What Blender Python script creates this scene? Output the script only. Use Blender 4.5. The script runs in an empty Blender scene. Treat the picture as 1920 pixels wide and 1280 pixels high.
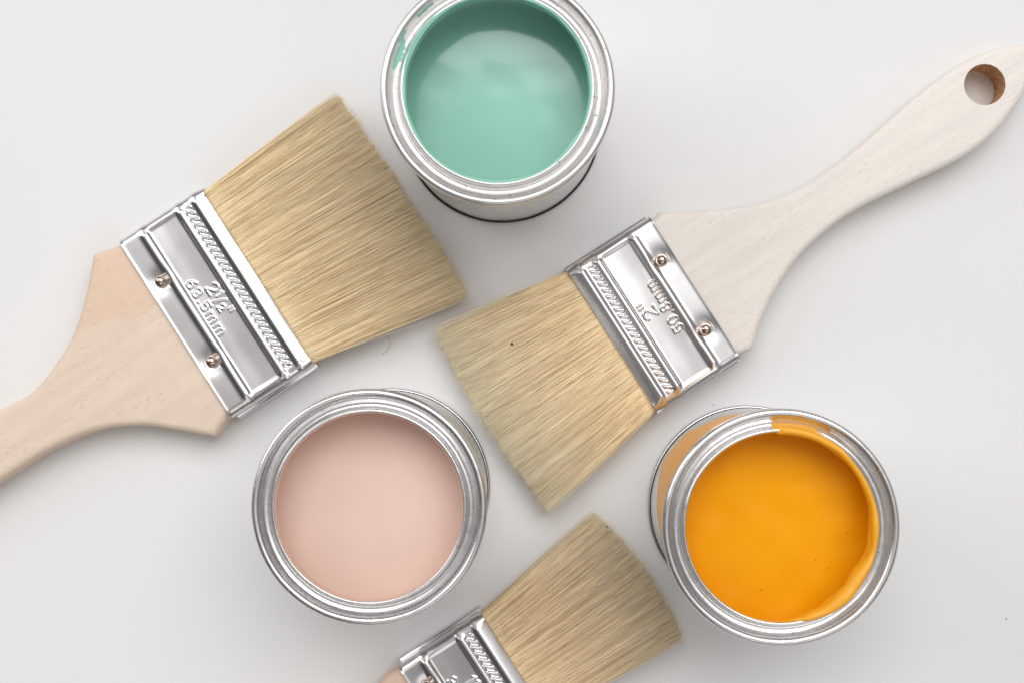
import bpy, bmesh, math, random
import numpy as np
from mathutils import Matrix, Vector, noise

MM = 0.001
# ------------------------------------------------------------------ camera
F_PX, CAM_H, TILT = 2667.0, 440.0, 0.015          # pixels of the 1920 px wide photo, millimetres, radians
scene = bpy.context.scene
cam_data = bpy.data.cameras.new('camera')
cam = bpy.data.objects.new('camera', cam_data)
scene.collection.objects.link(cam)
cam.location = (0, 0, CAM_H * MM)
cam.rotation_euler = (TILT, TILT, 0)
cam_data.sensor_width = 36.0
cam_data.lens = 36.0 * F_PX / 1920.0
cam_data.clip_start = 0.01
cam_data.clip_end = 20
cam_data.dof.use_dof = True
cam_data.dof.focus_distance = 0.416
cam_data.dof.aperture_fstop = 16
scene.camera = cam
CAM_R = cam.rotation_euler.to_matrix()

# ------------------------------------------------------------------ room light
world = bpy.data.worlds.new('World')
scene.world = world
world.use_nodes = True
wn = world.node_tree
bg = wn.nodes['Background']
tc = wn.nodes.new('ShaderNodeTexCoord')
sp = wn.nodes.new('ShaderNodeSeparateXYZ')
rp = wn.nodes.new('ShaderNodeValToRGB')
wn.links.new(tc.outputs['Generated'], sp.inputs[0])
wn.links.new(sp.outputs['Z'], rp.inputs[0])
# the room is lighter on the window side (+y) than behind the photographer (-y)
ry = wn.nodes.new('ShaderNodeMapRange')
ry.inputs['From Min'].default_value = -0.34
ry.inputs['From Max'].default_value = 0.26
ry.inputs['To Min'].default_value = 0.30
ry.inputs['To Max'].default_value = 1.15
ry.interpolation_type = 'SMOOTHSTEP'
dt = wn.nodes.new('ShaderNodeVectorMath')
dt.operation = 'DOT_PRODUCT'
dt.inputs[1].default_value = (0.3, 0.9, 0)
wn.links.new(tc.outputs['Generated'], dt.inputs[0])
wn.links.new(dt.outputs['Value'], ry.inputs['Value'])
mx = wn.nodes.new('ShaderNodeVectorMath')
mx.operation = 'SCALE'
wn.links.new(rp.outputs[0], mx.inputs[0])
wn.links.new(ry.outputs[0], mx.inputs['Scale'])
wn.links.new(mx.outputs[0], bg.inputs[0])
rp.color_ramp.elements[0].position = 0.0
rp.color_ramp.elements[0].color = (0.14, 0.135, 0.13, 1)
rp.color_ramp.elements[1].position = 0.9
rp.color_ramp.elements[1].color = (0.80, 0.78, 0.765, 1)
e = rp.color_ramp.elements.new(0.5)
e.color = (0.24, 0.23, 0.222, 1)
bg.inputs[1].default_value = 1.0


def area_light(name, loc, target, sx, sy, power, col):
    d = bpy.data.lights.new(name, 'AREA')
    d.shape = 'RECTANGLE'
    d.size, d.size_y, d.energy, d.color = sx, sy, power, col
    o = bpy.data.objects.new(name, d)
    o.location = loc
    o.rotation_euler = (Vector(target) - Vector(loc)).to_track_quat('-Z', 'Y').to_euler()
    scene.collection.objects.link(o)
    return o


area_light('window_light', (0.35, 1.5, 2.7), (0.0, 0.0, 0.0), 3.0, 2.0, 62.0, (0.97, 0.99, 1.0))
area_light('opposite_fill_light', (0.7, -1.9, 1.9), (0.0, 0.0, 0.0), 2.6, 1.8, 13.0, (1.0, 0.975, 0.955))  # added fill lamp opposite the window, lifts the shadows below the cans
area_light('side_fill_light', (-1.5, 0.75, 1.0), (0.0, 0.0, 0.0), 1.0, 1.0, 9.0, (0.97, 0.99, 1.0))  # added lamp on the left for metal highlights, no window known there

scene.view_settings.view_transform = 'Standard'
scene.view_settings.look = 'None'
scene.view_settings.gamma = 1
scene.view_settings.exposure = -0.02
scene.cycles.max_bounces = 16
scene.cycles.diffuse_bounces = 14
scene.cycles.glossy_bounces = 6
scene.cycles.sample_clamp_indirect = 6
scene.cycles.use_denoising = True

rng = np.random.default_rng(7)
random.seed(7)


def at(px, py, z):
    """world x, y in millimetres of a photo pixel at height z (mm)"""
    d = CAM_R @ Vector(((px - 960) / F_PX, -(py - 640) / F_PX, -1.0))
    t = (z - CAM_H) / d.z
    return d.x * t, d.y * t


# ------------------------------------------------------------------ helpers
def link(o, parent=None):
    scene.collection.objects.link(o)
    if parent is not None:
        o.parent = parent
    return o


def mesh_obj(name, verts, faces, mat, parent=None, smooth=True, sharp=None):
    """verts in mm"""
    me = bpy.data.meshes.new(name)
    v = np.asarray(verts, dtype=np.float64) * MM
    me.from_pydata(v.tolist(), [], faces)
    me.update()
    if smooth:
        me.shade_smooth()
    if sharp is not None:
        me.set_sharp_from_angle(angle=math.radians(sharp))
    me.materials.append(mat)
    return link(bpy.data.objects.new(name, me), parent)


def thing(name, label, cat, loc, rz=0.0, group=None):
    o = bpy.data.objects.new(name, None)
    o.empty_display_size = 0.01
    o.location = (loc[0] * MM, loc[1] * MM, 0)
    o.rotation_euler = (0, 0, rz)
    o['label'] = label
    o['category'] = cat
    if group:
        o['group'] = group
    return link(o)


def grid_mesh(V, closed_u):
    """V: array (nv, nu, 3) -> verts, quads"""
    nv, nu, _ = V.shape
    idx = np.arange(nv * nu).reshape(nv, nu)
    a = idx[:-1, :-1]; b = idx[:-1, 1:]; c = idx[1:, 1:]; d = idx[1:, :-1]
    q = np.stack([a, b, c, d], -1).reshape(-1, 4)
    if closed_u:
        q2 = np.stack([idx[:-1, -1], idx[:-1, 0], idx[1:, 0], idx[1:, -1]], -1)
        q = np.concatenate([q, q2])
    return V.reshape(-1, 3), q.tolist()


# ------------------------------------------------------------------ materials
class NT:
    def __init__(self, name):
        self.m = bpy.data.materials.new(name)
        self.m.use_nodes = True
        self.t = self.m.node_tree
        self.b = self.t.nodes['Principled BSDF']

    def n(self, kind, **kw):
        nd = self.t.nodes.new('ShaderNode' + kind)
        for k, v in kw.items():
            if k.startswith('i_'):
                nd.inputs[k[2:].replace('_', ' ')].default_value = v
            else:
                setattr(nd, k, v)
        return nd

    def l(self, a, b):
        self.t.links.new(a, b)

    def ramp(self, src, stops):
        r = self.n('ValToRGB')
        els = r.color_ramp.elements
        els[0].position, els[0].color = stops[0][0], stops[0][1]
        els[1].position, els[1].color = stops[-1][0], stops[-1][1]
        for p, c in stops[1:-1]:
            els.new(p).color = c
        self.l(src, r.inputs[0])
        return r.outputs[0]

    def coords(self, scale=(1, 1, 1), rot=(0, 0, 0), loc=(0, 0, 0)):
        tc = self.n('TexCoord')
        mp = self.n('Mapping')
        mp.inputs['Scale'].default_value = scale
        mp.inputs['Rotation'].default_value = rot
        mp.inputs['Location'].default_value = loc
        self.l(tc.outputs['Object'], mp.inputs[0])
        return mp.outputs[0]

    def noise(self, vec, scale, detail=3, rough=0.5):
        nd = self.n('TexNoise')
        nd.inputs['Scale'].default_value = scale
        nd.inputs['Detail'].default_value = detail
        nd.inputs['Roughness'].default_value = rough
        self.l(vec, nd.inputs['Vector'])
        return nd.outputs['Fac']

    def mix(self, fac, a, b, mode='MIX'):
        nd = self.n('Mix', data_type='RGBA', blend_type=mode)
        for i, s in ((0, fac), (6, a), (7, b)):
            if hasattr(s, 'is_output'):
                self.l(s, nd.inputs[i])
            else:
                nd.inputs[i].default_value = s
        return nd.outputs[2]

    def bump(self, h, strength, dist=0.0002, prev=None):
        nd = self.n('Bump')
        nd.inputs['Strength'].default_value = strength
        nd.inputs['Distance'].default_value = dist
        self.l(h, nd.inputs['Height'])
        if prev is not None:
            self.l(prev, nd.inputs['Normal'])
        return nd.outputs[0]

    def set(self, **kw):
        for k, v in kw.items():
            k = k.replace('_', ' ')
            if hasattr(v, 'is_output'):
                self.l(v, self.b.inputs[k])
            else:
                self.b.inputs[k].default_value = v


def g(v, a=1.0):
    return (v, v, v, 1)


def table_material():
    t = NT('matte_white_board')
    v = t.coords()
    n1 = t.noise(v, 6, 2)
    n2 = t.noise(v, 900, 2)
    c = t.ramp(n1, [(0.3, (0.775, 0.762, 0.752, 1)), (0.7, (0.787, 0.778, 0.770, 1))])
    t.set(Base_Color=c, Roughness=0.55, Specular_IOR_Level=0.3)
    t.set(Normal=t.bump(n2, 0.12, 0.0001))
    return t.m


def wood_material(name, light, dark, seed, figure):
    t = NT(name)
    v = t.coords(scale=(90, 7, 60), loc=(seed, seed * 2.1, 0))
    fib = t.noise(v, 4, 5, 0.6)
    v2 = t.coords(scale=(110, 22, 22), loc=(seed * 1.7, 0, 0))
    wob = t.noise(v2, 1.6, 3, 0.6)
    sx = t.n('SeparateXYZ')
    t.l(t.coords(), sx.inputs[0])
    m1 = t.n('Math', operation='MULTIPLY_ADD')       # x - 0.13 y
    t.l(sx.outputs[1], m1.inputs[0]); m1.inputs[1].default_value = -0.13; t.l(sx.outputs[0], m1.inputs[2])
    m2 = t.n('Math', operation='MULTIPLY_ADD')
    t.l(wob, m2.inputs[0]); m2.inputs[1].default_value = 0.020; t.l(m1.outputs[0], m2.inputs[2])
    m3 = t.n('Math', operation='MULTIPLY_ADD')
    t.l(m2.outputs[0], m3.inputs[0]); m3.inputs[1].default_value = -40.0; m3.inputs[2].default_value = figure + 0.16
    big = m3.outputs[0]
    base = t.ramp(fib, [(0.3, tuple(l * 0.90 for l in light[:3]) + (1,)), (0.7, light)])
    f = t.ramp(big, [(0.44, g(0)), (0.49, g(0.75)), (0.56, g(0.55)), (0.60, g(0.95)), (0.9, g(0.8))])
    col = t.mix(f, base, dark)
    # pores: short fine dashes
    v3 = t.coords(scale=(2600, 260, 1200))
    pore = t.n('TexVoronoi')
    pore.inputs['Scale'].default_value = 1.0
    t.l(v3, pore.inputs['Vector'])
    pm = t.ramp(pore.outputs['Distance'], [(0.12, g(1)), (0.24, g(0))])
    patch = t.ramp(t.noise(t.coords(scale=(80, 40, 80)), 1.5, 2), [(0.34, g(0)), (0.55, g(1))])
    pf = t.n('Math', operation='MULTIPLY')
    t.l(pm, pf.inputs[0]); t.l(patch, pf.inputs[1])
    col = t.mix(pf.outputs[0], col, tuple(d * 0.74 for d in dark[:3]) + (1,))
    t.set(Base_Color=col, Roughness=0.6, Specular_IOR_Level=0.3)
    t.set(Normal=t.bump(fib, 0.25, 0.00015))
    return t.m


def end_grain_material():
    t = NT('raw_drilled_wood')
    n1 = t.noise(t.coords(scale=(1, 1, 0.3)), 1200, 4, 0.7)
    c = t.ramp(n1, [(0.3, (0.36, 0.17, 0.07, 1)), (0.6, (0.66, 0.42, 0.24, 1))])
    t.set(Base_Color=c, Roughness=0.9, Normal=t.bump(n1, 0.8, 0.0004))
    return t.m


def bristle_material(name, root, tip, dark):
    t = NT(name)
    a1 = t.n('Attribute', attribute_name='tone')
    a2 = t.n('Attribute', attribute_name='along')
    c = t.mix(a2.outputs['Fac'], root, tip)
    f = t.ramp(a1.outputs['Fac'], [(0.0, g(0.8)), (0.2, g(0.25)), (0.5, g(0.0))])
    c = t.mix(f, c, dark)
    f2 = t.ramp(a1.outputs['Fac'], [(0.8, g(0)), (1.0, g(0.6))])
    c = t.mix(f2, c, (0.90, 0.80, 0.60, 1))
    t.set(Base_Color=c, Roughness=0.45, Specular_IOR_Level=0.5)
    return t.m


def steel_material(name, base, rough, scale_dir=(1, 1, 1), streak=0.1, dirt=0.0, bump=0.05, smudge=0.03):
    t = NT(name)
    v = t.coords(scale=scale_dir)
    n1 = t.noise(v, 300, 4, 0.6)
    n2 = t.noise(t.coords(), 90, 4, 0.6)
    r = t.n('MapRange')
    r.inputs['To Min'].default_value = rough - streak
    r.inputs['To Max'].default_value = rough + streak
    t.l(n1, r.inputs['Value'])
    smg = t.ramp(t.noise(t.coords(loc=(5, 2, 1)), 130, 3, 0.65), [(0.42, g(0)), (0.72, g(1))])
    ad = t.n('Math', operation='MULTIPLY_ADD')
    t.l(smg, ad.inputs[0]); ad.inputs[1].default_value = smudge; t.l(r.outputs[0], ad.inputs[2])
    col = t.ramp(n2, [(0.3, tuple(b * 0.93 for b in base[:3]) + (1,)), (0.7, base)])
    if dirt:
        n3 = t.noise(t.coords(loc=(3, 1, 2)), 650, 2, 0.6)
        f = t.ramp(n3, [(0.68, g(0)), (0.74, g(dirt))])
        col = t.mix(f, col, (0.16, 0.13, 0.11, 1))
    t.set(Base_Color=col, Metallic=1.0, Roughness=ad.outputs[0])
    t.set(Normal=t.bump(n2, bump, 0.0006, t.bump(n1, bump * 0.6, 0.0001)))
    return t.m


def paint_material(name, col, rough, coat=0.0, specks=0.0, deep=None, bump=0.05):
    t = NT(name)
    v = t.coords()
    n1 = t.noise(v, 60, 3)
    c = t.ramp(n1, [(0.3, tuple(x * 0.96 for x in col[:3]) + (1,)), (0.7, col)])
    if specks:
        vo = t.n('TexVoronoi')
        vo.inputs['Scale'].default_value = 330
        vo.inputs['Randomness'].default_value = 1.0
        t.l(v, vo.inputs['Vector'])
        m = t.ramp(vo.outputs['Distance'], [(0.05, g(1)), (0.11, g(0))])
        sel = t.n('SeparateColor')
        t.l(vo.outputs['Color'], sel.inputs[0])
        s2 = t.ramp(sel.outputs[0], [(0.70, g(0)), (0.72, g(specks))])
        f = t.n('Math', operation='MULTIPLY')
        t.l(m, f.inputs[0]); t.l(s2, f.inputs[1])
        c = t.mix(f.outputs[0], c, deep)
    t.set(Base_Color=c, Roughness=rough, Coat_Weight=coat, Coat_Roughness=0.06)
    t.set(Normal=t.bump(t.noise(v, 45, 2), bump, 0.0015))
    return t.m


M_TABLE = table_material()
M_STEEL = steel_material('bright_rolled_steel', (0.80, 0.785, 0.785, 1), 0.24, scale_dir=(0.1, 2.5, 0.5), streak=0.04, bump=0.004)
M_WORN = steel_material('scuffed_tinplate', (0.76, 0.745, 0.73, 1), 0.38, streak=0.1, dirt=0.85, bump=0.22)
M_INNER = steel_material('can_lining_steel', (0.50, 0.48, 0.45, 1), 0.3, streak=0.08, bump=0.05)
M_RIVET = steel_material('polished_rivet_steel', (0.62, 0.50, 0.43, 1), 0.08, streak=0.03, bump=0.01)
M_CAN = steel_material('tinplate', (0.74, 0.725, 0.72, 1), 0.27, streak=0.08, dirt=0.5, bump=0.10)
M_WOOD_PINK = wood_material('pale_beech', (0.82, 0.655, 0.525, 1), (0.76, 0.555, 0.42, 1), 3.3, 0.30)
M_WOOD_WHITE = wood_material('whitened_birch', (0.87, 0.80, 0.74, 1), (0.81, 0.74, 0.67, 1), 8.1, -0.4)
M_RAW = end_grain_material()
M_BR1 = bristle_material('blond_bristle', (0.97, 0.79, 0.50, 1), (0.97, 0.85, 0.60, 1), (0.66, 0.46, 0.25, 1))
M_BR2 = bristle_material('golden_bristle', (0.97, 0.77, 0.48, 1), (0.98, 0.91, 0.70, 1), (0.70, 0.50, 0.29, 1))
M_BR3 = bristle_material('tan_bristle', (0.90, 0.70, 0.44, 1), (0.94, 0.82, 0.60, 1), (0.58, 0.40, 0.22, 1))

# ------------------------------------------------------------------ the table top
def make_table():
    w = 1600
    n = 40
    xs = np.linspace(-w, w, n)
    X, Y = np.meshgrid(xs, xs)
    V = np.stack([X, Y, np.zeros_like(X)], -1)
    v, f = grid_mesh(V, False)
    o = mesh_obj('table_top', v, f, M_TABLE)
    o['kind'] = 'structure'


make_table()

# ------------------------------------------------------------------ embossed figures (single stroke)
def arc(cx, cy, rx, ry, a0, a1, n=10):
    return [(cx + rx * math.cos(math.radians(a0 + (a1 - a0) * i / n)),
             cy + ry * math.sin(math.radians(a0 + (a1 - a0) * i / n))) for i in range(n + 1)]


GLYPH = {   # unit height 1, (advance, strokes)
    '0': (0.72, [arc(.30, .5, .27, .46, 0, 360, 18)]),
    '1': (0.42, [[(.05, .76), (.22, .96), (.22, .04)]]),
    '2': (0.72, [arc(.30, .70, .25, .26, 165, -35, 10) + [(.04, .05), (.58, .05)]]),
    '3': (0.70, [arc(.28, .73, .23, .22, 150, -90, 10), arc(.28, .27, .26, .24, 90, -150, 10)]),
    '5': (0.70, [[(.52, .95), (.12, .95), (.08, .55)] + arc(.29, .32, .26, .28, 130, -140, 10)]),
    '6': (0.72, [[(.46, .95), (.20, .72)] + arc(.30, .30, .25, .26, 160, 520, 18)]),
    '8': (0.70, [arc(.29, .73, .20, .21, 0, 360, 14), arc(.29, .27, .25, .25, 0, 360, 16)]),
    '.': (0.30, [[(.10, .06), (.13, .06)]]),
    'm': (0.98, [[(.06, .66), (.06, .03)], arc(.24, .48, .18, .18, 170, 0, 6) + [(.42, .03)],
                 arc(.60, .48, .18, .18, 170, 0, 6) + [(.78, .03)]]),
    '/': (0.50, [[(.02, -.02), (.40, 1.02)]]),
    '"': (0.42, [[(.06, 1.0), (.06, .72)], [(.26, 1.0), (.26, .72)]]),
}


def text_segments(chars, size, cx, cy, stretch=1.2, gap=0.0):
    """chars: list of (char, scale, dy). Returns segment array in ferrule millimetres"""
    w = sum((GLYPH[c][0] * s) * stretch + gap for c, s, _ in chars) * size - gap * size
    x = cx - w / 2
    segs = []
    for c, s, dy in chars:
        adv, strokes = GLYPH[c]
        for st in strokes:
            p = [(x + a * size * s * stretch, cy - size / 2 + (b * s + dy) * size) for a, b in st]
            segs += [(*p[i], *p[i + 1]) for i in range(len(p) - 1)]
        x += (adv * s * stretch + gap) * size
    return np.array(segs)


def seg_dist(X, Y, segs):
    D = np.full(X.shape, 9.0)
    for x0, y0, x1, y1 in segs:
        m = (X > min(x0, x1) - 1.2) & (X < max(x0, x1) + 1.2) & (Y > min(y0, y1) - 1.2) & (Y < max(y0, y1) + 1.2)
        if not m.any():
            continue
        dx, dy = x1 - x0, y1 - y0
        L = dx * dx + dy * dy + 1e-9
        t = np.clip(((X[m] - x0) * dx + (Y[m] - y0) * dy) / L, 0, 1)
        d = np.hypot(X[m] - x0 - t * dx, Y[m] - y0 - t * dy)
        D[m] = np.minimum(D[m], d)
    return D


def sstep(a, b, x):
    t = np.clip((x - a) / (b - a), 0, 1)
    return t * t * (3 - 2 * t)


FL, FT = 29.6, 13.0      # ferrule length, thickness


def make_ferrule(root, W, lines, rivet_x, seed):
    """local x across the brush, y toward the bristles (0 at the handle edge), z up"""
    hw, r = W / 2, 2.6
    top = np.arange(-hw + r, hw - r + 0.01, 0.13)
    px = [(x, FT) for x in top]
    nx = [(0, 1)] * len(top)

    def corner(cx, cz, a0, a1, n):
        for i in range(1, n):
            a = math.radians(a0 + (a1 - a0) * i / n)
            px.append((cx + r * math.cos(a), cz + r * math.sin(a)))
            nx.append((math.cos(a), math.sin(a)))
    corner(hw - r, FT - r, 90, 0, 12)
    for z in np.linspace(FT - r, r, 12):
        px.append((hw, z)); nx.append((1, 0))
    corner(hw - r, r, 0, -90, 8)
    for x in np.linspace(hw - r, -hw + r, 40):
        px.append((x, 0)); nx.append((0, -1))
    corner(-hw + r, r, -90, -180, 8)
    for z in np.linspace(r, FT - r, 12):
        px.append((-hw, z)); nx.append((-1, 0))
    corner(-hw + r, FT - r, 180, 90, 12)
    P = np.array(px); N = np.array(nx)
    ys = np.arange(0, FL + 0.01, 0.13)
    X, Y = np.meshgrid(P[:, 0], ys)
    Z = np.broadcast_to(P[:, 1], X.shape).copy()
    NX = np.broadcast_to(N[:, 0], X.shape)
    NZ = np.broadcast_to(N[:, 1], X.shape)
    onface = np.clip(NZ, 0, 1)                      # 1 on the top face
    # across position that keeps growing round the corner
    endf = 1 - sstep(hw - 3.6, hw - 1.8, np.abs(X))   # fades near the short ends
    h = np.zeros_like(X)
    bead = lambda y0, w, a: a * np.exp(-np.abs((Y - y0) / w) ** 2.4)
    h += bead(7.6, 1.2, 0.72) * (0.25 + 0.75 * endf)
    h += bead(20.5, 1.15, 0.74) * (0.25 + 0.75 * endf)
    # the band at the bristle end: a crest, then a slope down to the edge
    crest = np.where(Y < 26.3, 0.72 * sstep(24.4, 26.1, Y), 0.72 - 1.55 * np.clip((Y - 26.3) / 3.3, 0, 1) ** 1.25)
    h += crest * (0.35 + 0.65 * endf)
    # sunk middle panel with soft ends
    panel = sstep(8.4, 9.6, Y) * (1 - sstep(18.6, 19.9, Y)) * endf
    h -= 0.30 * panel
    h -= 0.12 * sstep(8.5, 14, Y) * (1 - sstep(14, 20, Y)) * endf
    # diagonal milled nicks in the narrow channel
    ch = sstep(21.7, 22.1, Y) * (1 - sstep(23.9, 24.3, Y)) * (1 - sstep(hw - 3.8, hw - 3.0, np.abs(X)))
    ph = (X - 0.8 * (Y - 23.0)) / 2.25
    nick = 0.5 + 0.5 * np.cos(2 * math.pi * ph)
    h += ch * (0.62 * nick ** 1.6 - 0.32)
    # dents round the rivets
    for rx in rivet_x:
        d = np.hypot((X - rx), (Y - 4.1) * 1.0)
        h -= 0.95 * np.exp(-(d / 3.0) ** 2) * onface
    # handling waves
    h += 0.05 * np.sin(X * 0.23 + seed) * np.sin(Y * 0.21 + seed * 2) * onface
    # figures
    segs = np.concatenate(lines)
    m = (onface > 0.99) & (Y > 8) & (Y < 20)
    D = np.full(X.shape, 9.0)
    D[m] = seg_dist(X[m], Y[m], segs)
    h += 0.30 * np.exp(-(D / 0.30) ** 2)
    # rolled handle edge
    h += 0.12 * np.exp(-(Y / 0.5) ** 2)
    h = np.where(NZ < -0.3, np.minimum(h, 0.0), h)
    Xo, Zo = X + NX * h, Z + NZ * h
    Zo = np.maximum(Zo, 0.0)
    V = np.stack([Xo, Y, Zo], -1)
    # inner lips so the sheet has thickness
    def inset(row, y, d):
        q = row.copy()
        q[:, 0] -= N[:, 0] * d
        q[:, 2] -= N[:, 1] * d
        q[:, 1] = y
        return q[None]
    V = np.concatenate([inset(V[0], 2.0, 0.45), inset(V[0], 0.0, 0.45), V,
                        inset(V[-1], FL, 0.45), inset(V[-1], FL - 3, 0.45)])
    V = V[::-1]
    v, f = grid_mesh(V, True)
    fer = mesh_obj('ferrule', v, f, M_STEEL, root, sharp=65)
    # folded seam strip on the two short sides
    for s in (-1, 1):
        prof = [(hw - 0.2, 0.15), (hw + 0.75, 0.25), (hw + 1.05, 0.9), (hw + 1.05, 4.2), (hw + 0.7, 4.8), (hw - 0.2, 5.0)]
        yy = np.linspace(0.3, FL - 0.3, 24)
        V = np.array([[(s * a, y, b) for a, b in prof] for y in yy])
        if s > 0:
            V = V[::-1]
        v, f = grid_mesh(V, False)
        n0 = len(v) - len(prof)
        f += [list(range(len(prof))), [n0 + i for i in range(len(prof))][::-1]]
        mesh_obj('side_seam', v, f, M_STEEL, fer, sharp=50)
    # rivets
    for rx in rivet_x:
        bm = bmesh.new()
        bmesh.ops.create_uvsphere(bm, u_segments=28, v_segments=16, radius=1.75)
        for q in bm.verts:
            q.co.z *= 0.86
        me = bpy.data.meshes.new('rivet')
        bmesh.ops.scale(bm, vec=(MM, MM, MM), verts=bm.verts)
        bm.to_mesh(me); bm.free()
        me.shade_smooth(); me.materials.append(M_RIVET)
        o = link(bpy.data.objects.new('rivet', me), root)
        o.location = (rx * MM, 4.1 * MM, (FT - 0.35) * MM)
    return fer


# ------------------------------------------------------------------ handles
def smooth_closed(pts, corners, step=1.2):
    """Catmull-Rom through pts; indices in corners keep a sharp knee"""
    out = []
    n = len(pts)
    for i in range(n):
        p1, p2 = np.array(pts[i]), np.array(pts[(i + 1) % n])
        p0 = np.array(pts[(i - 1) % n]) if i not in corners else p1 - (p2 - p1)
        p3 = np.array(pts[(i + 2) % n]) if (i + 1) % n not in corners else p2 + (p2 - p1)
        k = max(1, int(np.linalg.norm(p2 - p1) / step))
        for j in range(k):
            t = j / k
            out.append(0.5 * ((2 * p1) + (-p0 + p2) * t + (2 * p0 - 5 * p1 + 4 * p2 - p3) * t * t
                              + (-p0 + 3 * p1 - 3 * p2 + p3) * t ** 3))
    return out


def make_handle(root, outline, corners, hole, mat, thick=10.4, bevel=2.3):
    """outline in local mm, y negative away from the ferrule"""
    pts = smooth_closed(outline, corners)
    cu = bpy.data.curves.new('handle_outline', 'CURVE')
    cu.dimensions = '2D'
    cu.fill_mode = 'BOTH'
    sp = cu.splines.new('POLY')
    sp.points.add(len(pts) - 1)
    for i, p in enumerate(pts):
        sp.points[i].co = (p[0] * MM, p[1] * MM, 0, 1)
    sp.use_cyclic_u = True
    cu.extrude = (thick / 2 - bevel) * MM
    cu.bevel_depth = bevel * MM
    cu.bevel_resolution = 5
    cu.offset = -bevel * MM
    tmp = bpy.data.objects.new('handle_outline', cu)
    scene.collection.objects.link(tmp)
    me = bpy.data.meshes.new_from_object(tmp.evaluated_get(bpy.context.evaluated_depsgraph_get()))
    bpy.data.objects.remove(tmp)
    o = link(bpy.data.objects.new('handle', me))
    me.materials.clear()
    me.materials.append(mat)
    bm = bmesh.new(); bm.from_mesh(me)
    bmesh.ops.remove_doubles(bm, verts=bm.verts, dist=1e-6)
    bmesh.ops.recalc_face_normals(bm, faces=bm.faces)
    bm.to_mesh(me); bm.free()
    if hole:
        hx, hy, hr = hole
        me.materials.append(M_RAW)
        bm = bmesh.new()
        n = 120
        ring = []
        for zz in (-9, -5.2, 0, 4.2, 5.0, 5.4, 9):
            row = []
            for i in range(n):
                a = 2 * math.pi * i / n
                # ragged break-out on one flank of the bore
                k = max(0.0, math.cos(a - hole_rag)) ** 1.5
                rr = hr + (0.38 * k * abs(noise.noise(Vector((i * 0.9, zz * .7, 3)))) if zz > 4 else 0.05 * noise.noise(Vector((i * .5, zz, 1))))
                row.append(bm.verts.new(((hx + rr * math.cos(a)) * MM, (hy + rr * math.sin(a)) * MM, zz * MM)))
            ring.append(row)
        for j in range(len(ring) - 1):
            for i in range(n):
                bm.faces.new((ring[j][i], ring[j][(i + 1) % n], ring[j + 1][(i + 1) % n], ring[j + 1][i]))
        bm.faces.new(ring[0][::-1]); bm.faces.new(ring[-1])
        cme = bpy.data.meshes.new('bore')
        bm.to_mesh(cme); bm.free()
        cme.materials.append(mat); cme.materials.append(M_RAW)
        for p in cme.polygons:
            p.material_index = 1
        cutter = link(bpy.data.objects.new('bore', cme))
        md = o.modifiers.new('bore', 'BOOLEAN')
        md.operation, md.object, md.solver = 'DIFFERENCE', cutter, 'EXACT'
        md.material_mode = 'INDEX'
        dg = bpy.context.evaluated_depsgraph_get()
        me2 = bpy.data.meshes.new_from_object(o.evaluated_get(dg))
        o.modifiers.clear()
        o.data = me2
        bpy.data.objects.remove(cutter)
        me = me2
    # lift to the ferrule's mid height at one end, settle onto the table at the far end
    co = np.empty(len(me.vertices) * 3)
    me.vertices.foreach_get('co', co)
    co = co.reshape(-1, 3)
    y = co[:, 1] / MM
    zc = 6.5 - (6.5 - thick / 2) * (-y / 132.0)
    co[:, 2] += zc * MM
    me.vertices.foreach_set('co', co.reshape(-1))
    me.shade_smooth()
    for p in me.polygons:
        if abs(p.normal.z) > 0.9985:
            p.use_smooth = False
    me.set_sharp_from_angle(angle=math.radians(38))
    me.update()
    o.parent = root
    return o


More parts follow.
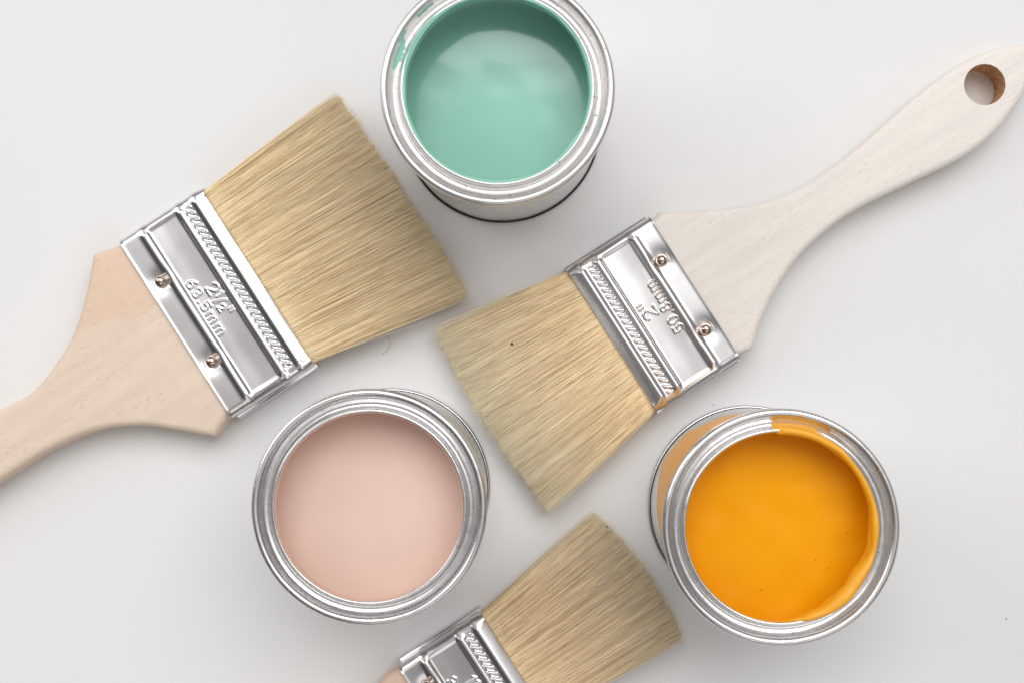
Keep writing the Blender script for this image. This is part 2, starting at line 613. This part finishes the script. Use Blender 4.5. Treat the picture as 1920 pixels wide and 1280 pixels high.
# ------------------------------------------------------------------ bristles
def make_bristles(root, W, tipL, tipR, n, mat, seed, bulge=1.0):
    """tipL, tipR: local (x, y) of the end corners at -x and +x side"""
    R = np.random.default_rng(seed)
    hw = W / 2 - 1.0
    u = R.uniform(-1, 1, n)                                   # across
    u = np.sign(u) * np.abs(u) ** 0.97
    w = R.uniform(-1, 1, n)                                   # through the thickness
    w = np.where(R.random(n) < 0.45, 1 - R.random(n) ** 1.5 * 0.35, w)   # a rich upper layer
    wmax = np.sqrt(np.clip(1 - np.abs(u) ** 8, 0.0, 1))
    x0 = u * hw
    z0 = 6.3 + w * 4.9 * (0.6 + 0.4 * wmax)
    # locks
    K = int(W * 2.0)
    kc = np.sort(R.uniform(-1, 1, K))
    ci = np.clip(np.searchsorted(kc, u + R.normal(0, 0.02, n)), 0, K - 1)
    koff = R.normal(0, 0.3, K); kz = R.normal(0, 0.4, K); kl = R.normal(0, 0.38, K); kt = R.normal(0, 0.09, K)
    s = (u + 1) / 2
    tx = tipL[0] * (1 - s) + tipR[0] * s
    ty = tipL[1] * (1 - s) + tipR[1] * s + bulge * (1 - u * u)
    tx = tx + koff[ci] * 0.9 + R.normal(0, 0.32, n)
    pull = kc[ci] - u
    tx = tx + pull * hw * 0.25
    short = R.exponential(0.55, n) + (R.random(n) < 0.12) * R.uniform(0, 3.0, n) + (R.random(n) < 0.05) * R.uniform(0, 12, n) - (R.random(n) < 0.03) * R.uniform(0, 1.6, n)
    ty = ty + kl[ci] * 0.8 - short - 1.6 * (w * 0.6) ** 2
    # the outermost hairs stray
    stray = (np.abs(u) > 0.93) * R.random(n)
    tx = tx + np.sign(u) * stray * R.uniform(-0.6, 2.4, n)
    tz = 5.6 + w * 4.3 * (0.75 + 0.25 * wmax) + kz[ci] * 0.5 + R.normal(0, 0.25, n)
    tz = np.maximum(tz, 0.25)
    fly = R.random(n) < 0.008
    tx = tx + fly * R.normal(0, 1.1, n)
    tz = tz + fly * R.uniform(0, 1.2, n)
    tone = np.clip(R.beta(1.6, 1.7, n) + kt[ci] - 0.04 * fly, 0, 1)
    fringe = R.random(n) < 0.06
    ty = ty + fringe * R.uniform(0, 2.2, n)
    tx = tx + fringe * R.normal(0, 0.9, n)
    tone = np.where(fringe, 0.9, tone)
    rad = R.uniform(0.07, 0.115, n)
    T = np.array([0, 0.18, 0.4, 0.65, 0.86, 1.0])
    S = len(T)
    bend = R.normal(0, 0.14, n); bendz = R.normal(0, 0.2, n)
    ex = T[None, :] ** 1.06
    CX = x0[:, None] + (tx - x0)[:, None] * ex + bend[:, None] * np.sin(math.pi * T)[None]
    CY = (FL - 2.5) + (ty - FL + 2.5)[:, None] * T[None]
    belly = 0.8 * np.sin(math.pi * T)[None] * w[:, None]
    CZ = z0[:, None] + (tz - z0)[:, None] * ex + bendz[:, None] * np.sin(math.pi * T)[None] + belly
    CZ = np.maximum(CZ, 0.2)
    tap = 1 - 0.65 * T[None] ** 2
    rr = rad[:, None] * tap
    ang = np.array([90, 210, 330]) * math.pi / 180
    VX = CX[..., None] + rr[..., None] * np.cos(ang)
    VZ = CZ[..., None] + rr[..., None] * np.sin(ang)
    VY = np.broadcast_to(CY[..., None], VX.shape)
    V = np.stack([VX, VY, VZ], -1).reshape(-1, 3) * MM
    base = (np.arange(n) * S * 3)[:, None, None]
    j = (np.arange(S - 1) * 3)[None, :, None]
    k = np.arange(3)[None, None, :]
    k2 = (k + 1) % 3
    a = base + j + k; b = base + j + k2; c = b + 3; d = a + 3
    Q = np.stack([a, d, c, b], -1).reshape(-1, 4)
    me = bpy.data.meshes.new('bristles')
    nv, nq = len(V), len(Q)
    me.vertices.add(nv); me.vertices.foreach_set('co', V.reshape(-1))
    me.loops.add(nq * 4); me.loops.foreach_set('vertex_index', Q.reshape(-1).astype(np.int32))
    me.polygons.add(nq); me.polygons.foreach_set('loop_start', np.arange(0, nq * 4, 4, dtype=np.int32))
    me.update(calc_edges=True)
    me.validate()
    A = me.attributes.new('tone', 'FLOAT', 'POINT')
    A.data.foreach_set('value', np.repeat(tone, S * 3).astype(np.float32))
    A = me.attributes.new('along', 'FLOAT', 'POINT')
    A.data.foreach_set('value', np.broadcast_to(np.clip(T * 1.0, 0, 1)[None, :, None] ** 1.6, (n, S, 3)).reshape(-1).astype(np.float32))
    me.shade_smooth()
    me.materials.append(mat)
    o = link(bpy.data.objects.new('bristles', me), root)
    o['kind'] = 'stuff'
    # dense heart of the tuft
    rows = []
    for i in range(9):
        t = i / 8 * 0.93
        y = FL - 2 + (min(tipL[1], tipR[1]) - 3.5 - FL) * t
        e = t ** 1.06
        xa = -hw * 0.95 * (1 - e) + (tipL[0] + 2.2) * e
        xb = hw * 0.95 * (1 - e) + (tipR[0] - 2.2) * e
        zt, zb = 10.8 * (1 - e) + 9.0 * e, 2.6 * (1 - e) + 2.6 * e
        m = []
        for q in range(25):
            x = xa + (xb - xa) * q / 24
            m.append((x, y, zt - 1.2 * abs(q / 12 - 1) ** 6))
        for q in range(25):
            x = xb + (xa - xb) * q / 24
            m.append((x, y, zb + 1.2 * abs(q / 12 - 1) ** 6))
        rows.append(m)
    v, f = grid_mesh(np.array(rows)[::-1], True)
    f.append(list(range(50))); f.append(list(range(len(v) - 50, len(v)))[::-1])
    core = mesh_obj('bristle_core', v, f, mat, root)
    for nm, val in (('tone', 0.42), ('along', 0.3)):
        A = core.data.attributes.new(nm, 'FLOAT', 'POINT')
        A.data.foreach_set('value', np.full(len(v), val, dtype=np.float32))
    return o


def make_brush(name, label, p_handle_mid, theta, W, lines, rivet_x, tips, bulge, nb, mats, outline, corners, hole, seed):
    """p_handle_mid: world mm of the middle of the ferrule's handle edge"""
    root = thing(name, label, 'paintbrush', p_handle_mid, theta, 'flat paintbrushes lying on the table')
    c, s = math.cos(-theta), math.sin(-theta)

    def loc(px, py, z=9.0):
        x, y = at(px, py, z)
        x -= p_handle_mid[0]; y -= p_handle_mid[1]
        return (c * x - s * y, s * x + c * y)
    make_ferrule(root, W, lines, rivet_x, seed)
    o = [loc(*q) if kind == 'px' else q for kind, q in outline]
    hl = (*loc(*hole[:2], 10.0), hole[2]) if hole else None
    make_handle(root, o, corners, hl, mats[0])
    make_bristles(root, W, loc(*tips[0], 8), loc(*tips[1], 8), nb, mats[1], seed, bulge)
    return root


hole_rag = 0.0
px = lambda *a: ('px', a)
mm = lambda *a: ('mm', a)

# --- large brush, upper left
LINE1 = [text_segments([('2', 1, 0), ('1', .62, .42), ('/', .9, 0), ('2', .6, -.02), ('"', 1, 0)], 4.0, 0.2, 16.2),
         text_segments([(ch, 1, 0) for ch in '63.5mm'], 3.1, 0.0, 11.6, 1.3, 0.12)]
th1 = math.atan2(-0.840, 0.542)
a_ = at(222, 452, FT); b_ = at(432, 781, FT)
mid1 = ((a_[0] + b_[0]) / 2, (a_[1] + b_[1]) / 2)
out1 = [mm(-30.6, 3), mm(30.6, 3), mm(30.6, -0.3), px(405, 818), px(338, 806), px(268, 797), px(185, 806), px(95, 843), px(0, 903),
        px(-110, 975), px(-250, 1075), px(-330, 1110), px(-390, 1095), px(-395, 1030), px(-330, 960), px(-200, 870),
        px(-90, 810), px(0, 768), px(62, 735), px(112, 674), px(143, 620), px(163, 555), px(172, 510), px(177, 479), mm(-30.6, -0.3)]
make_brush('paintbrush', 'widest brush with wide blond bristles, pinkish wooden handle and ferrule stamped 2½" 63.5mm',
           mid1, th1, 63.5, LINE1, (-14.3, 14.3), ((637, 182), (876, 545)), 0.6, 15500,
           (M_WOOD_PINK, M_BR1), out1, {0, 1, 2, 3, 23, 24}, None, 11)

# --- middle brush with the whole handle in view
hole_rag = math.radians(38 - 121.9)
LINE2 = [text_segments([('2', 1.0, 0), ('"', 1, 0)], 4.5, 2.2, 15.6),
         text_segments([(ch, 1, 0) for ch in '50.8mm'], 3.3, 0.3, 10.8, 1.12, 0.1)]
th2 = math.atan2(0.843, -0.537)
a_ = at(1224, 414, FT); b_ = at(1384, 665, FT)
mid2 = ((a_[0] + b_[0]) / 2, (a_[1] + b_[1]) / 2)
out2 = [mm(24.2, 3), mm(-24.2, 3), mm(-24.2, -0.3), px(1409, 655), px(1418, 628), px(1432, 588), px(1452, 548), px(1490, 490), px(1538, 442),
        px(1600, 397), px(1700, 347), px(1800, 298), px(1862, 252), px(1902, 203), px(1928, 158), px(1946, 112), px(1938, 88),
        px(1905, 84), px(1850, 97), px(1785, 130), px(1718, 180), px(1650, 240), px(1585, 296), px(1510, 346), px(1460, 369),
        px(1412, 384), px(1335, 394), px(1236, 399), mm(24.2, -0.3)]
out2 = out2
make_brush('paintbrush', 'brush with long whitened handle and hanging hole, ferrule stamped 2" 50.8mm, between the cans',
           mid2, th2, 50.8, LINE2, (-12.3, 12.3), ((1022, 955), (816, 628)), 1.6, 13000,
           (M_WOOD_WHITE, M_BR2), out2, {0, 1, 2, 3, 27, 28}, (1845, 160, 6.2), 23)

# --- narrow brush cut by the lower edge of the frame
LINE3 = [text_segments([('1', 1, 0), ('1', .62, .42), ('/', .9, 0), ('2', .6, -.02), ('"', 1, 0)], 4.0, 0.0, 16.2),
         text_segments([(ch, 1, 0) for ch in '38.1mm'], 3.0, 0.0, 11.3, 1.15, 0.08)]
th3 = math.atan2(-0.838, 0.546)
ax = at(746, 1250, FT)
mid3 = (ax[0] + 0.546 * 19.05, ax[1] - 0.838 * 19.05)
out3 = [mm(-18.2, 3), mm(18.2, 3), mm(18.2, -0.3), mm(18.6, -5), mm(15, -14), mm(10.5, -25), mm(9, -40), mm(10, -60), mm(12, -85),
        mm(11, -105), mm(5, -118), mm(0, -121), mm(-5, -118), mm(-11, -105), mm(-12, -85), mm(-10, -60), mm(-9, -40),
        mm(-10.5, -25), mm(-15, -14), mm(-18.6, -5), mm(-18.2, -0.3)]
make_brush('paintbrush', 'narrowest brush with tan bristles, pointing up between the pink and orange cans',
           mid3, th3, 38.1, LINE3, (-9.5, 9.5), ((1120, 967), (1277, 1186)), 2.7, 10500,
           (M_WOOD_PINK, M_BR3), out3, {0, 1, 2, 3, 19, 20}, None, 37)

# ------------------------------------------------------------------ cans
CH = 61.6
BODY = [(29.9, 0.02), (30.35, 0.1), (30.6, 0.5), (30.62, 1.9), (30.5, 2.5), (30.1, 2.8), (29.55, 2.85), (29.45, 3.2), (29.6, 3.7), (29.8, 4.2),
        (29.8, 12), (29.8, 25), (29.8, 40), (29.8, 52), (29.8, 56.2), (29.7, 57.2)]
RIM = [(29.7, 57.0), (29.9, 57.5), (30.5, 57.7), (31.1, 58.2), (31.45, 59.1), (31.5, 60.1), (31.4, 60.9), (31.0, 61.4), (30.4, 61.6), (29.8, 61.4),
       (29.3, 60.8), (29.05, 60.1), (28.85, 59.5), (28.4, 59.0), (27.7, 58.7), (27.1, 58.7), (26.65, 59.0), (26.4, 59.6), (26.28, 60.3),
       (26.1, 60.85), (25.8, 61.1), (25.45, 61.1), (25.18, 60.85), (25.05, 60.3), (25.0, 59.4), (25.0, 58.3), (25.1, 57.7), (25.4, 57.4),
       (26.5, 57.3), (28.5, 57.2), (29.35, 57.1)]


def densify(prof, k=3):
    P = np.array(prof, float)
    out = []
    n = len(P)
    for i in range(n - 1):
        p0, p1, p2, p3 = P[max(i - 1, 0)], P[i], P[i + 1], P[min(i + 2, n - 1)]
        for j in range(k):
            t = j / k
            out.append(0.5 * ((2 * p1) + (-p0 + p2) * t + (2 * p0 - 5 * p1 + 4 * p2 - p3) * t * t + (-p0 + 3 * p1 - 3 * p2 + p3) * t ** 3))
    out.append(P[-1])
    return np.array(out)


def lathe(name, prof, mat, parent, seed, wob=0.05, nseg=220, sharp=None, flip=False):
    th = np.linspace(0, 2 * math.pi, nseg, endpoint=False)
    V = np.zeros((len(prof), nseg, 3))
    for i, (r, z) in enumerate(prof):
        for j, a in enumerate(th):
            w = 1.0 if z > 20 else z / 20
            q = noise.noise(Vector((math.cos(a) * 2.2 + seed, math.sin(a) * 2.2, 0.15 * z)))
            q2 = noise.noise(Vector((math.cos(a) * 14 + seed, math.sin(a) * 14, 0.6 * z + 4)))
            dr = (q * wob + q2 * wob * 0.5) * w
            V[i, j] = ((r + dr) * math.cos(a), (r + dr) * math.sin(a), z + (q2 * wob * 0.6 if z > 50 else 0))
    if flip:
        V = V[::-1]
    v, f = grid_mesh(V, True)
    return mesh_obj(name, v, f, mat, parent, sharp=sharp)


def smear(parent, name, mat, prof, a0, a1, reach, base, thick, seed, n=160, inner=0.0):
    """coat of paint that follows the rim profile from arc length base to base+reach(t); thin at the edges"""
    P = densify(prof, 3)
    d = np.r_[0, np.cumsum(np.hypot(*np.diff(P, axis=0).T))]
    tan = np.gradient(P, axis=0)
    nr = np.stack([tan[:, 1], -tan[:, 0]], -1)
    nr /= np.linalg.norm(nr, axis=1)[:, None] + 1e-9
    m = 22
    V = np.zeros((m, n, 3))
    for j in range(n):
        t = j / (n - 1)
        a = math.radians(a0 + (a1 - a0) * t)
        wob = noise.noise(Vector((t * 9 + seed, seed, 0))) * 0.35 + noise.noise(Vector((t * 30 + seed, seed, 5))) * 0.18
        L = max(0.02, reach(t) * (1 + wob))
        fade = min(1, min(t, 1 - t) * 14)
        for i in range(m):
            s = i / (m - 1)
            q = base - inner * 1.0 + L * s * (0.15 + 0.85 * fade)
            r = np.interp(q, d, P[:, 0]); z = np.interp(q, d, P[:, 1])
            nx_ = np.interp(q, d, nr[:, 0]); nz_ = np.interp(q, d, nr[:, 1])
            e = min(1, min(s, 1 - s) * 7) ** 0.5
            h = -0.05 + (thick * (0.8 + 0.5 * noise.noise(Vector((t * 20 + seed, s * 3, 1)))) + 0.05) * e * min(1, fade + .05)
            r2, z2 = r + nx_ * h, z + nz_ * h
            V[i, j] = (r2 * math.cos(a), r2 * math.sin(a), z2)
    v, f = grid_mesh(V, False)
    return mesh_obj(name, v, f, mat, parent)


def make_can(label, cx, cy, mat_paint, mat_coat, depth, seed, wavy=0.05, rim_mat=None):
    x, y = at(cx, cy, CH)
    root = thing('paint_can', label, 'paint can', (x, y), 0.0, 'small open paint cans')
    lathe('can_body', densify(BODY, 2), M_CAN, root, seed, 0.05)
    lathe('rim', densify(RIM, 3), rim_mat or M_CAN, root, seed, 0.06)
    z0 = CH - depth
    wall_mat = M_INNER if rim_mat else mat_coat
    gap_prof = [(29.5, 2.6), (30.3, 2.65), (30.4, 3.1), (30.3, 3.7), (30.0, 4.0), (29.7, 4.1)] if rim_mat else [(29.5, 2.7), (30.0, 2.75), (30.05, 3.0), (29.95, 3.2), (29.7, 3.3)]
    lathe('seam_gap_shade', gap_prof, M_GAP_SHADE, root, seed, 0.03)  # added black ring, stands in for the shade in the groove above the seam
    lathe('inner_wall', [(29.4, 57.15), (29.4, 50), (29.4, z0 - 1.5)] if z0 - 1.5 < 50 else [(29.4, 57.15), (29.4, z0 - 1.5)], wall_mat, root, seed, 0.05)
    lathe('bottom', [(0.01, 1.2), (10, 1.2), (25, 1.2), (28, 1.0), (29.9, 0.02)], M_CAN, root, seed, 0.0)
    # paint with its raised meniscus
    rr = list(np.linspace(0.0, 27.5, 34)) + [28.2, 28.8, 29.15, 29.35, 29.5]
    th = np.linspace(0, 2 * math.pi, 160, endpoint=False)
    V = np.zeros((len(rr), 160, 3))
    for i, r in enumerate(rr):
        for j, a in enumerate(th):
            xx, yy = r * math.cos(a), r * math.sin(a)
            h = 1.2 * math.exp(-(29.5 - r) / 0.6)
            h += wavy * noise.noise(Vector((xx * 0.12 + seed, yy * 0.12, seed)))
            V[i, j] = (xx, yy, z0 + h)
    v, f = grid_mesh(V, True)
    mesh_obj('paint', v, f, mat_paint, root)
    return root


M_GAP_SHADE = NT('black_gap_shade'); M_GAP_SHADE.set(Base_Color=(0.012, 0.01, 0.009, 1), Roughness=0.5); M_GAP_SHADE = M_GAP_SHADE.m  # black colour paints the shade of the gap at the base seam
P_GREEN = paint_material('wet_green_paint', (0.28, 0.63, 0.50, 1), 0.16, coat=0.6, bump=0.03)
P_GREEN_DRY = paint_material('green_paint_film', (0.29, 0.62, 0.49, 1), 0.35, bump=0.3)
P_PINK = paint_material('wet_pink_paint', (0.80, 0.595, 0.505, 1), 0.40, bump=0.03)
P_PINK_DRY = paint_material('pink_paint_film', (0.82, 0.55, 0.44, 1), 0.45, bump=0.3)
P_ORANGE = paint_material('wet_orange_paint', (0.90, 0.375, 0.002, 1), 0.38, specks=0.9, deep=(0.45, 0.12, 0.01, 1), bump=0.05)
P_ORANGE.node_tree.nodes['Principled BSDF'].inputs['Specular IOR Level'].default_value = 0.13
P_PINK.node_tree.nodes['Principled BSDF'].inputs['Specular IOR Level'].default_value = 0.3
P_PEACH = paint_material('thin_orange_wash', (0.93, 0.45, 0.09, 1), 0.4, bump=0.2)
P_ORANGE_DRY = paint_material('orange_paint_film', (0.93, 0.42, 0.02, 1), 0.35, bump=0.25)

# arc length positions on the rim profile
_P = densify(RIM, 3)
_D = np.r_[0, np.cumsum(np.hypot(*np.diff(_P, axis=0).T))]


def s_at(r, z):           # arc length on the rim profile nearest to a point
    return _D[int(np.argmin(np.hypot(_P[:, 0] - r, _P[:, 1] - z)))]


can_g = make_can('open can of mint green paint at the top of the picture', 932.5, 165, P_GREEN, P_GREEN_DRY, 20.0, 1.0, rim_mat=M_WORN)
# neck coats: cover the vertical inner neck (control points 26..31)
def neck(parent, name, mat, a0, a1, up, thick, seed, n=200):
    """paint film on the neck's inner side; up(t) = how far it climbs past the lip (mm of arc) toward the groove"""
    end = s_at(25.1, 57.7)
    P = densify(RIM, 3)
    d = _D
    tan = np.gradient(P, axis=0)
    nr = np.stack([tan[:, 1], -tan[:, 0]], -1)
    nr /= np.linalg.norm(nr, axis=1)[:, None] + 1e-9
    m = 30
    V = np.zeros((m, n, 3))
    for j in range(n):
        t = j / (n - 1)
        a_base = math.radians(a0 + (a1 - a0) * t)
        wob = noise.noise(Vector((t * 14 + seed, seed, 0))) * 0.5 + noise.noise(Vector((t * 45 + seed, seed, 5))) * 0.25
        start = s_at(25.45, 61.1) + 0.3 - max(0.0, up(t) * (1 + 0.5 * wob)) + 0.5 * wob
        start += (end - start) * 0.95 * sstep(0.9, 1.0, t) * (abs(a1 - a0) < 359)
        for i in range(m):
            s = i / (m - 1)
            a = a_base + (0.09 * (1 - t) ** 8 * (noise.noise(Vector((s * 7, seed, 0))) - 0.5 * s) if abs(a1 - a0) < 359 else 0)
            q = start + (end - start) * s
            r = np.interp(q, d, P[:, 0]); z = np.interp(q, d, P[:, 1])
            nx_ = np.interp(q, d, nr[:, 0]); nz_ = np.interp(q, d, nr[:, 1])
            e = min(1.0, s * 9, (t * 60 + 0.02) if abs(a1 - a0) < 359 else 1) ** 0.6
            k = thick(t) * (0.85 + 0.6 * noise.noise(Vector((t * 11 + seed, s * 2.0, 1))))
            if abs(a1 - a0) < 359:
                k *= 1 - sstep(0.86, 0.99, t)
            h = -0.05 + (k + 0.05) * e
            r2, z2 = r - nx_ * h, z - nz_ * h
            # the profile runs inward, so its left normal points up/out of the metal
            if SIGN > 0:
                r2, z2 = r + nx_ * h, z + nz_ * h
            V[i, j] = (r2 * math.cos(a), r2 * math.sin(a), z2)
    v, f = grid_mesh(V, False)
    return mesh_obj(name, v, f, mat, parent)


SIGN = +1
bumpf = lambda c, w: (lambda t: math.exp(-((t - c) / w) ** 2))
neck(can_g, 'neck_coating', P_GREEN_DRY, 0, 360, lambda t: 0.15, lambda t: 0.55 + 0.45 * noise.noise(Vector((math.cos(t * 2 * math.pi) * 3.1, math.sin(t * 2 * math.pi) * 3.1, 2.0))), 3.0)
neck(can_g, 'lip_drip', P_GREEN_DRY, 118, 178, lambda t: 0.9 * math.sin(math.pi * t), lambda t: 0.22, 6.0, 90)
smear(can_g, 'paint_smear', P_GREEN_DRY, RIM, 150, 170, lambda t: 2.4 * math.sin(math.pi * t) ** .6, s_at(28.9, 59.6), 0.10, 2.0, 90)
smear(can_g, 'paint_smear', P_GREEN_DRY, RIM, 147, 155, lambda t: 1.6, s_at(29.6, 61.1), 0.08, 4.0, 60)
smear(can_g, 'paint_smear', P_GREEN_DRY, RIM, 126, 138, lambda t: 1.5, s_at(29.3, 60.6), 0.08, 5.0, 60)
smear(can_g, 'paint_smear', P_GREEN_DRY, RIM, -24, -16, lambda t: 1.2, s_at(29.3, 60.6), 0.06, 8.0, 50)

can_p = make_can('open can of pale pink paint below the widest brush', 691, 950, P_PINK, P_PINK_DRY, 14.5, 4.0)
neck(can_p, 'neck_coating', P_PINK_DRY, 0, 360, lambda t: 0.0, lambda t: 0.08, 9.0)

can_o = make_can('open can of orange paint with orange smears on its rim', 1465, 988, P_ORANGE, P_ORANGE_DRY, 13.5, 7.0, wavy=0.5)
neck(can_o, 'neck_coating', P_ORANGE_DRY, 0, 360, lambda t: 0.0, lambda t: 0.08, 12.0)
neck(can_o, 'lip_drip', P_ORANGE_DRY, 94, -92, lambda t: 0.7 + 3.4 * math.exp(-(max(0, t - 0.13) / 0.08) ** 2) + 0.2 * math.exp(-((t - 0.8) / 0.08) ** 2),
     lambda t: 0.55 + 1.6 * math.exp(-((t - 0.70) / 0.22) ** 2) * 1.0, 15.0, 260)


def side_streak(parent, mat, a0, a1, z0, z1, seed):
    n, m = 90, 26
    V = np.zeros((m, n, 3))
    for j in range(n):
        t = j / (n - 1)
        a = math.radians(a0 + (a1 - a0) * t)
        lo = z1 - (z1 - z0) * (0.9 + 0.25 * noise.noise(Vector((t * 6 + seed, 2, seed)))) * math.sin(math.pi * t) ** 0.5
        for i in range(m):
            s = i / (m - 1)
            e = min(1, min(s, 1 - s) * 6, min(t, 1 - t) * 10)
            r = 29.8 - 0.06 + 0.16 * e
            V[i, j] = (r * math.cos(a), r * math.sin(a), lo + (z1 - lo) * s)
    v, f = grid_mesh(V, False)
    return mesh_obj('side_smear', v, f, mat, parent)


side_streak(can_o, P_PEACH, 92, 196, 4.0, 57.0, 3.0)
side_streak(can_o, P_PEACH, 205, 214, 22.0, 57.0, 9.0)

def fleck(parent, mat, ang, r0, size, seed):
    """small dried splash lying on the rim profile"""
    s0 = s_at(r0, np.interp(r0, [25, 26, 27.5, 29, 30.4, 31.4], [60.5, 61.0, 58.7, 60.1, 61.6, 60.5]))
    smear(parent, 'paint_fleck', mat, RIM, ang - size * 1.1, ang + size * 1.1, lambda t: size * (0.4 + 0.6 * math.sin(math.pi * t)), s0, 0.09, seed, 24)


for i, (ang, r0, sz) in enumerate([(118, 28.2, .5), (103, 30.3, .5), (20, 30.5, .35), (62, 27.6, .4), (5, 28.5, .4), (-60, 30.6, .35), (172, 30.2, .6), (-95, 26.0, .4)]):
    fleck(can_g, P_GREEN_DRY, ang, r0, sz, 40 + i)
for i, (ang, r0, sz) in enumerate([(112, 28.0, .45), (138, 28.6, .35), (188, 29.4, .4), (226, 30.6, .3)]):
    fleck(can_p, P_PINK_DRY, ang, r0, sz, 60 + i)
for i, (ang, r0, sz) in enumerate([(48, 28.0, .5), (30, 30.2, .35), (-8, 27.6, .35), (150, 30.5, .4), (80, 30.4, .9)]):
    fleck(can_o, P_ORANGE_DRY, ang, r0, sz, 80 + i)

# ------------------------------------------------------------------ small loose things
def tube(name, pts, r, mat, label, cat):
    n = len(pts)
    V = np.zeros((n, 6, 3))
    P = np.array(pts)
    T = np.gradient(P, axis=0)
    for i in range(n):
        t = T[i] / np.linalg.norm(T[i])
        s = np.cross(t, (0, 0, 1)); s /= np.linalg.norm(s)
        u = np.cross(s, t)
        for k in range(6):
            a = k * math.pi / 3
            V[i, k] = P[i] + r * (math.cos(a) * s + math.sin(a) * u)
    c = P[0].copy(); c[2] = 0
    v, f = grid_mesh(V - c, True)
    f += [list(range(6))[::-1], list(range(len(v) - 6, len(v)))]
    o = mesh_obj(name, v, f, mat)
    o.location = tuple(c * MM)
    o['label'] = label; o['category'] = cat
    return o


M_DARK = NT('dark_grit'); M_DARK.set(Base_Color=(0.015, 0.012, 0.01, 1), Roughness=0.6)
M_HAIR = NT('loose_hair'); M_HAIR.set(Base_Color=(0.55, 0.36, 0.24, 1), Roughness=0.5)
hx = [(716, 664), (726, 658), (732, 648), (731, 638), (726, 631), (719, 629)]
hp = []
for i in range(len(hx) - 1):
    for k in range(4):
        t = k / 4
        hp.append((*at(hx[i][0] * (1 - t) + hx[i + 1][0] * t, hx[i][1] * (1 - t) + hx[i + 1][1] * t, 0.2), 0.12))
tube('loose_bristle', hp, 0.07, M_HAIR.m, 'tiny curled loose bristle on the table under the widest brush', 'bristle')


def grit(pxy, z, r, label):
    x, y = at(*pxy, z)
    bm = bmesh.new()
    bmesh.ops.create_icosphere(bm, subdivisions=2, radius=r * MM)
    for q in bm.verts:
        q.co *= 1 + 0.25 * noise.noise(q.co * 4000)
    me = bpy.data.meshes.new('grit_speck')
    bm.to_mesh(me); bm.free(); me.shade_smooth(); me.materials.append(M_DARK.m)
    o = link(bpy.data.objects.new('grit_speck', me))
    o.location = (x * MM, y * MM, z * MM)
    o['label'] = label; o['category'] = 'speck'


grit((960, 645), 11.9, 0.38, 'black speck on the bristles of the middle brush')
grit((1138, 987), 9.6, 0.30, 'black speck at the bristle tips of the narrowest brush')
grit((1338, 758), 0.12, 0.18, 'dark speck on the table between ferrule and orange can')
grit((1887, 1159), 0.12, 0.2, 'dark speck on the table near the lower right corner')
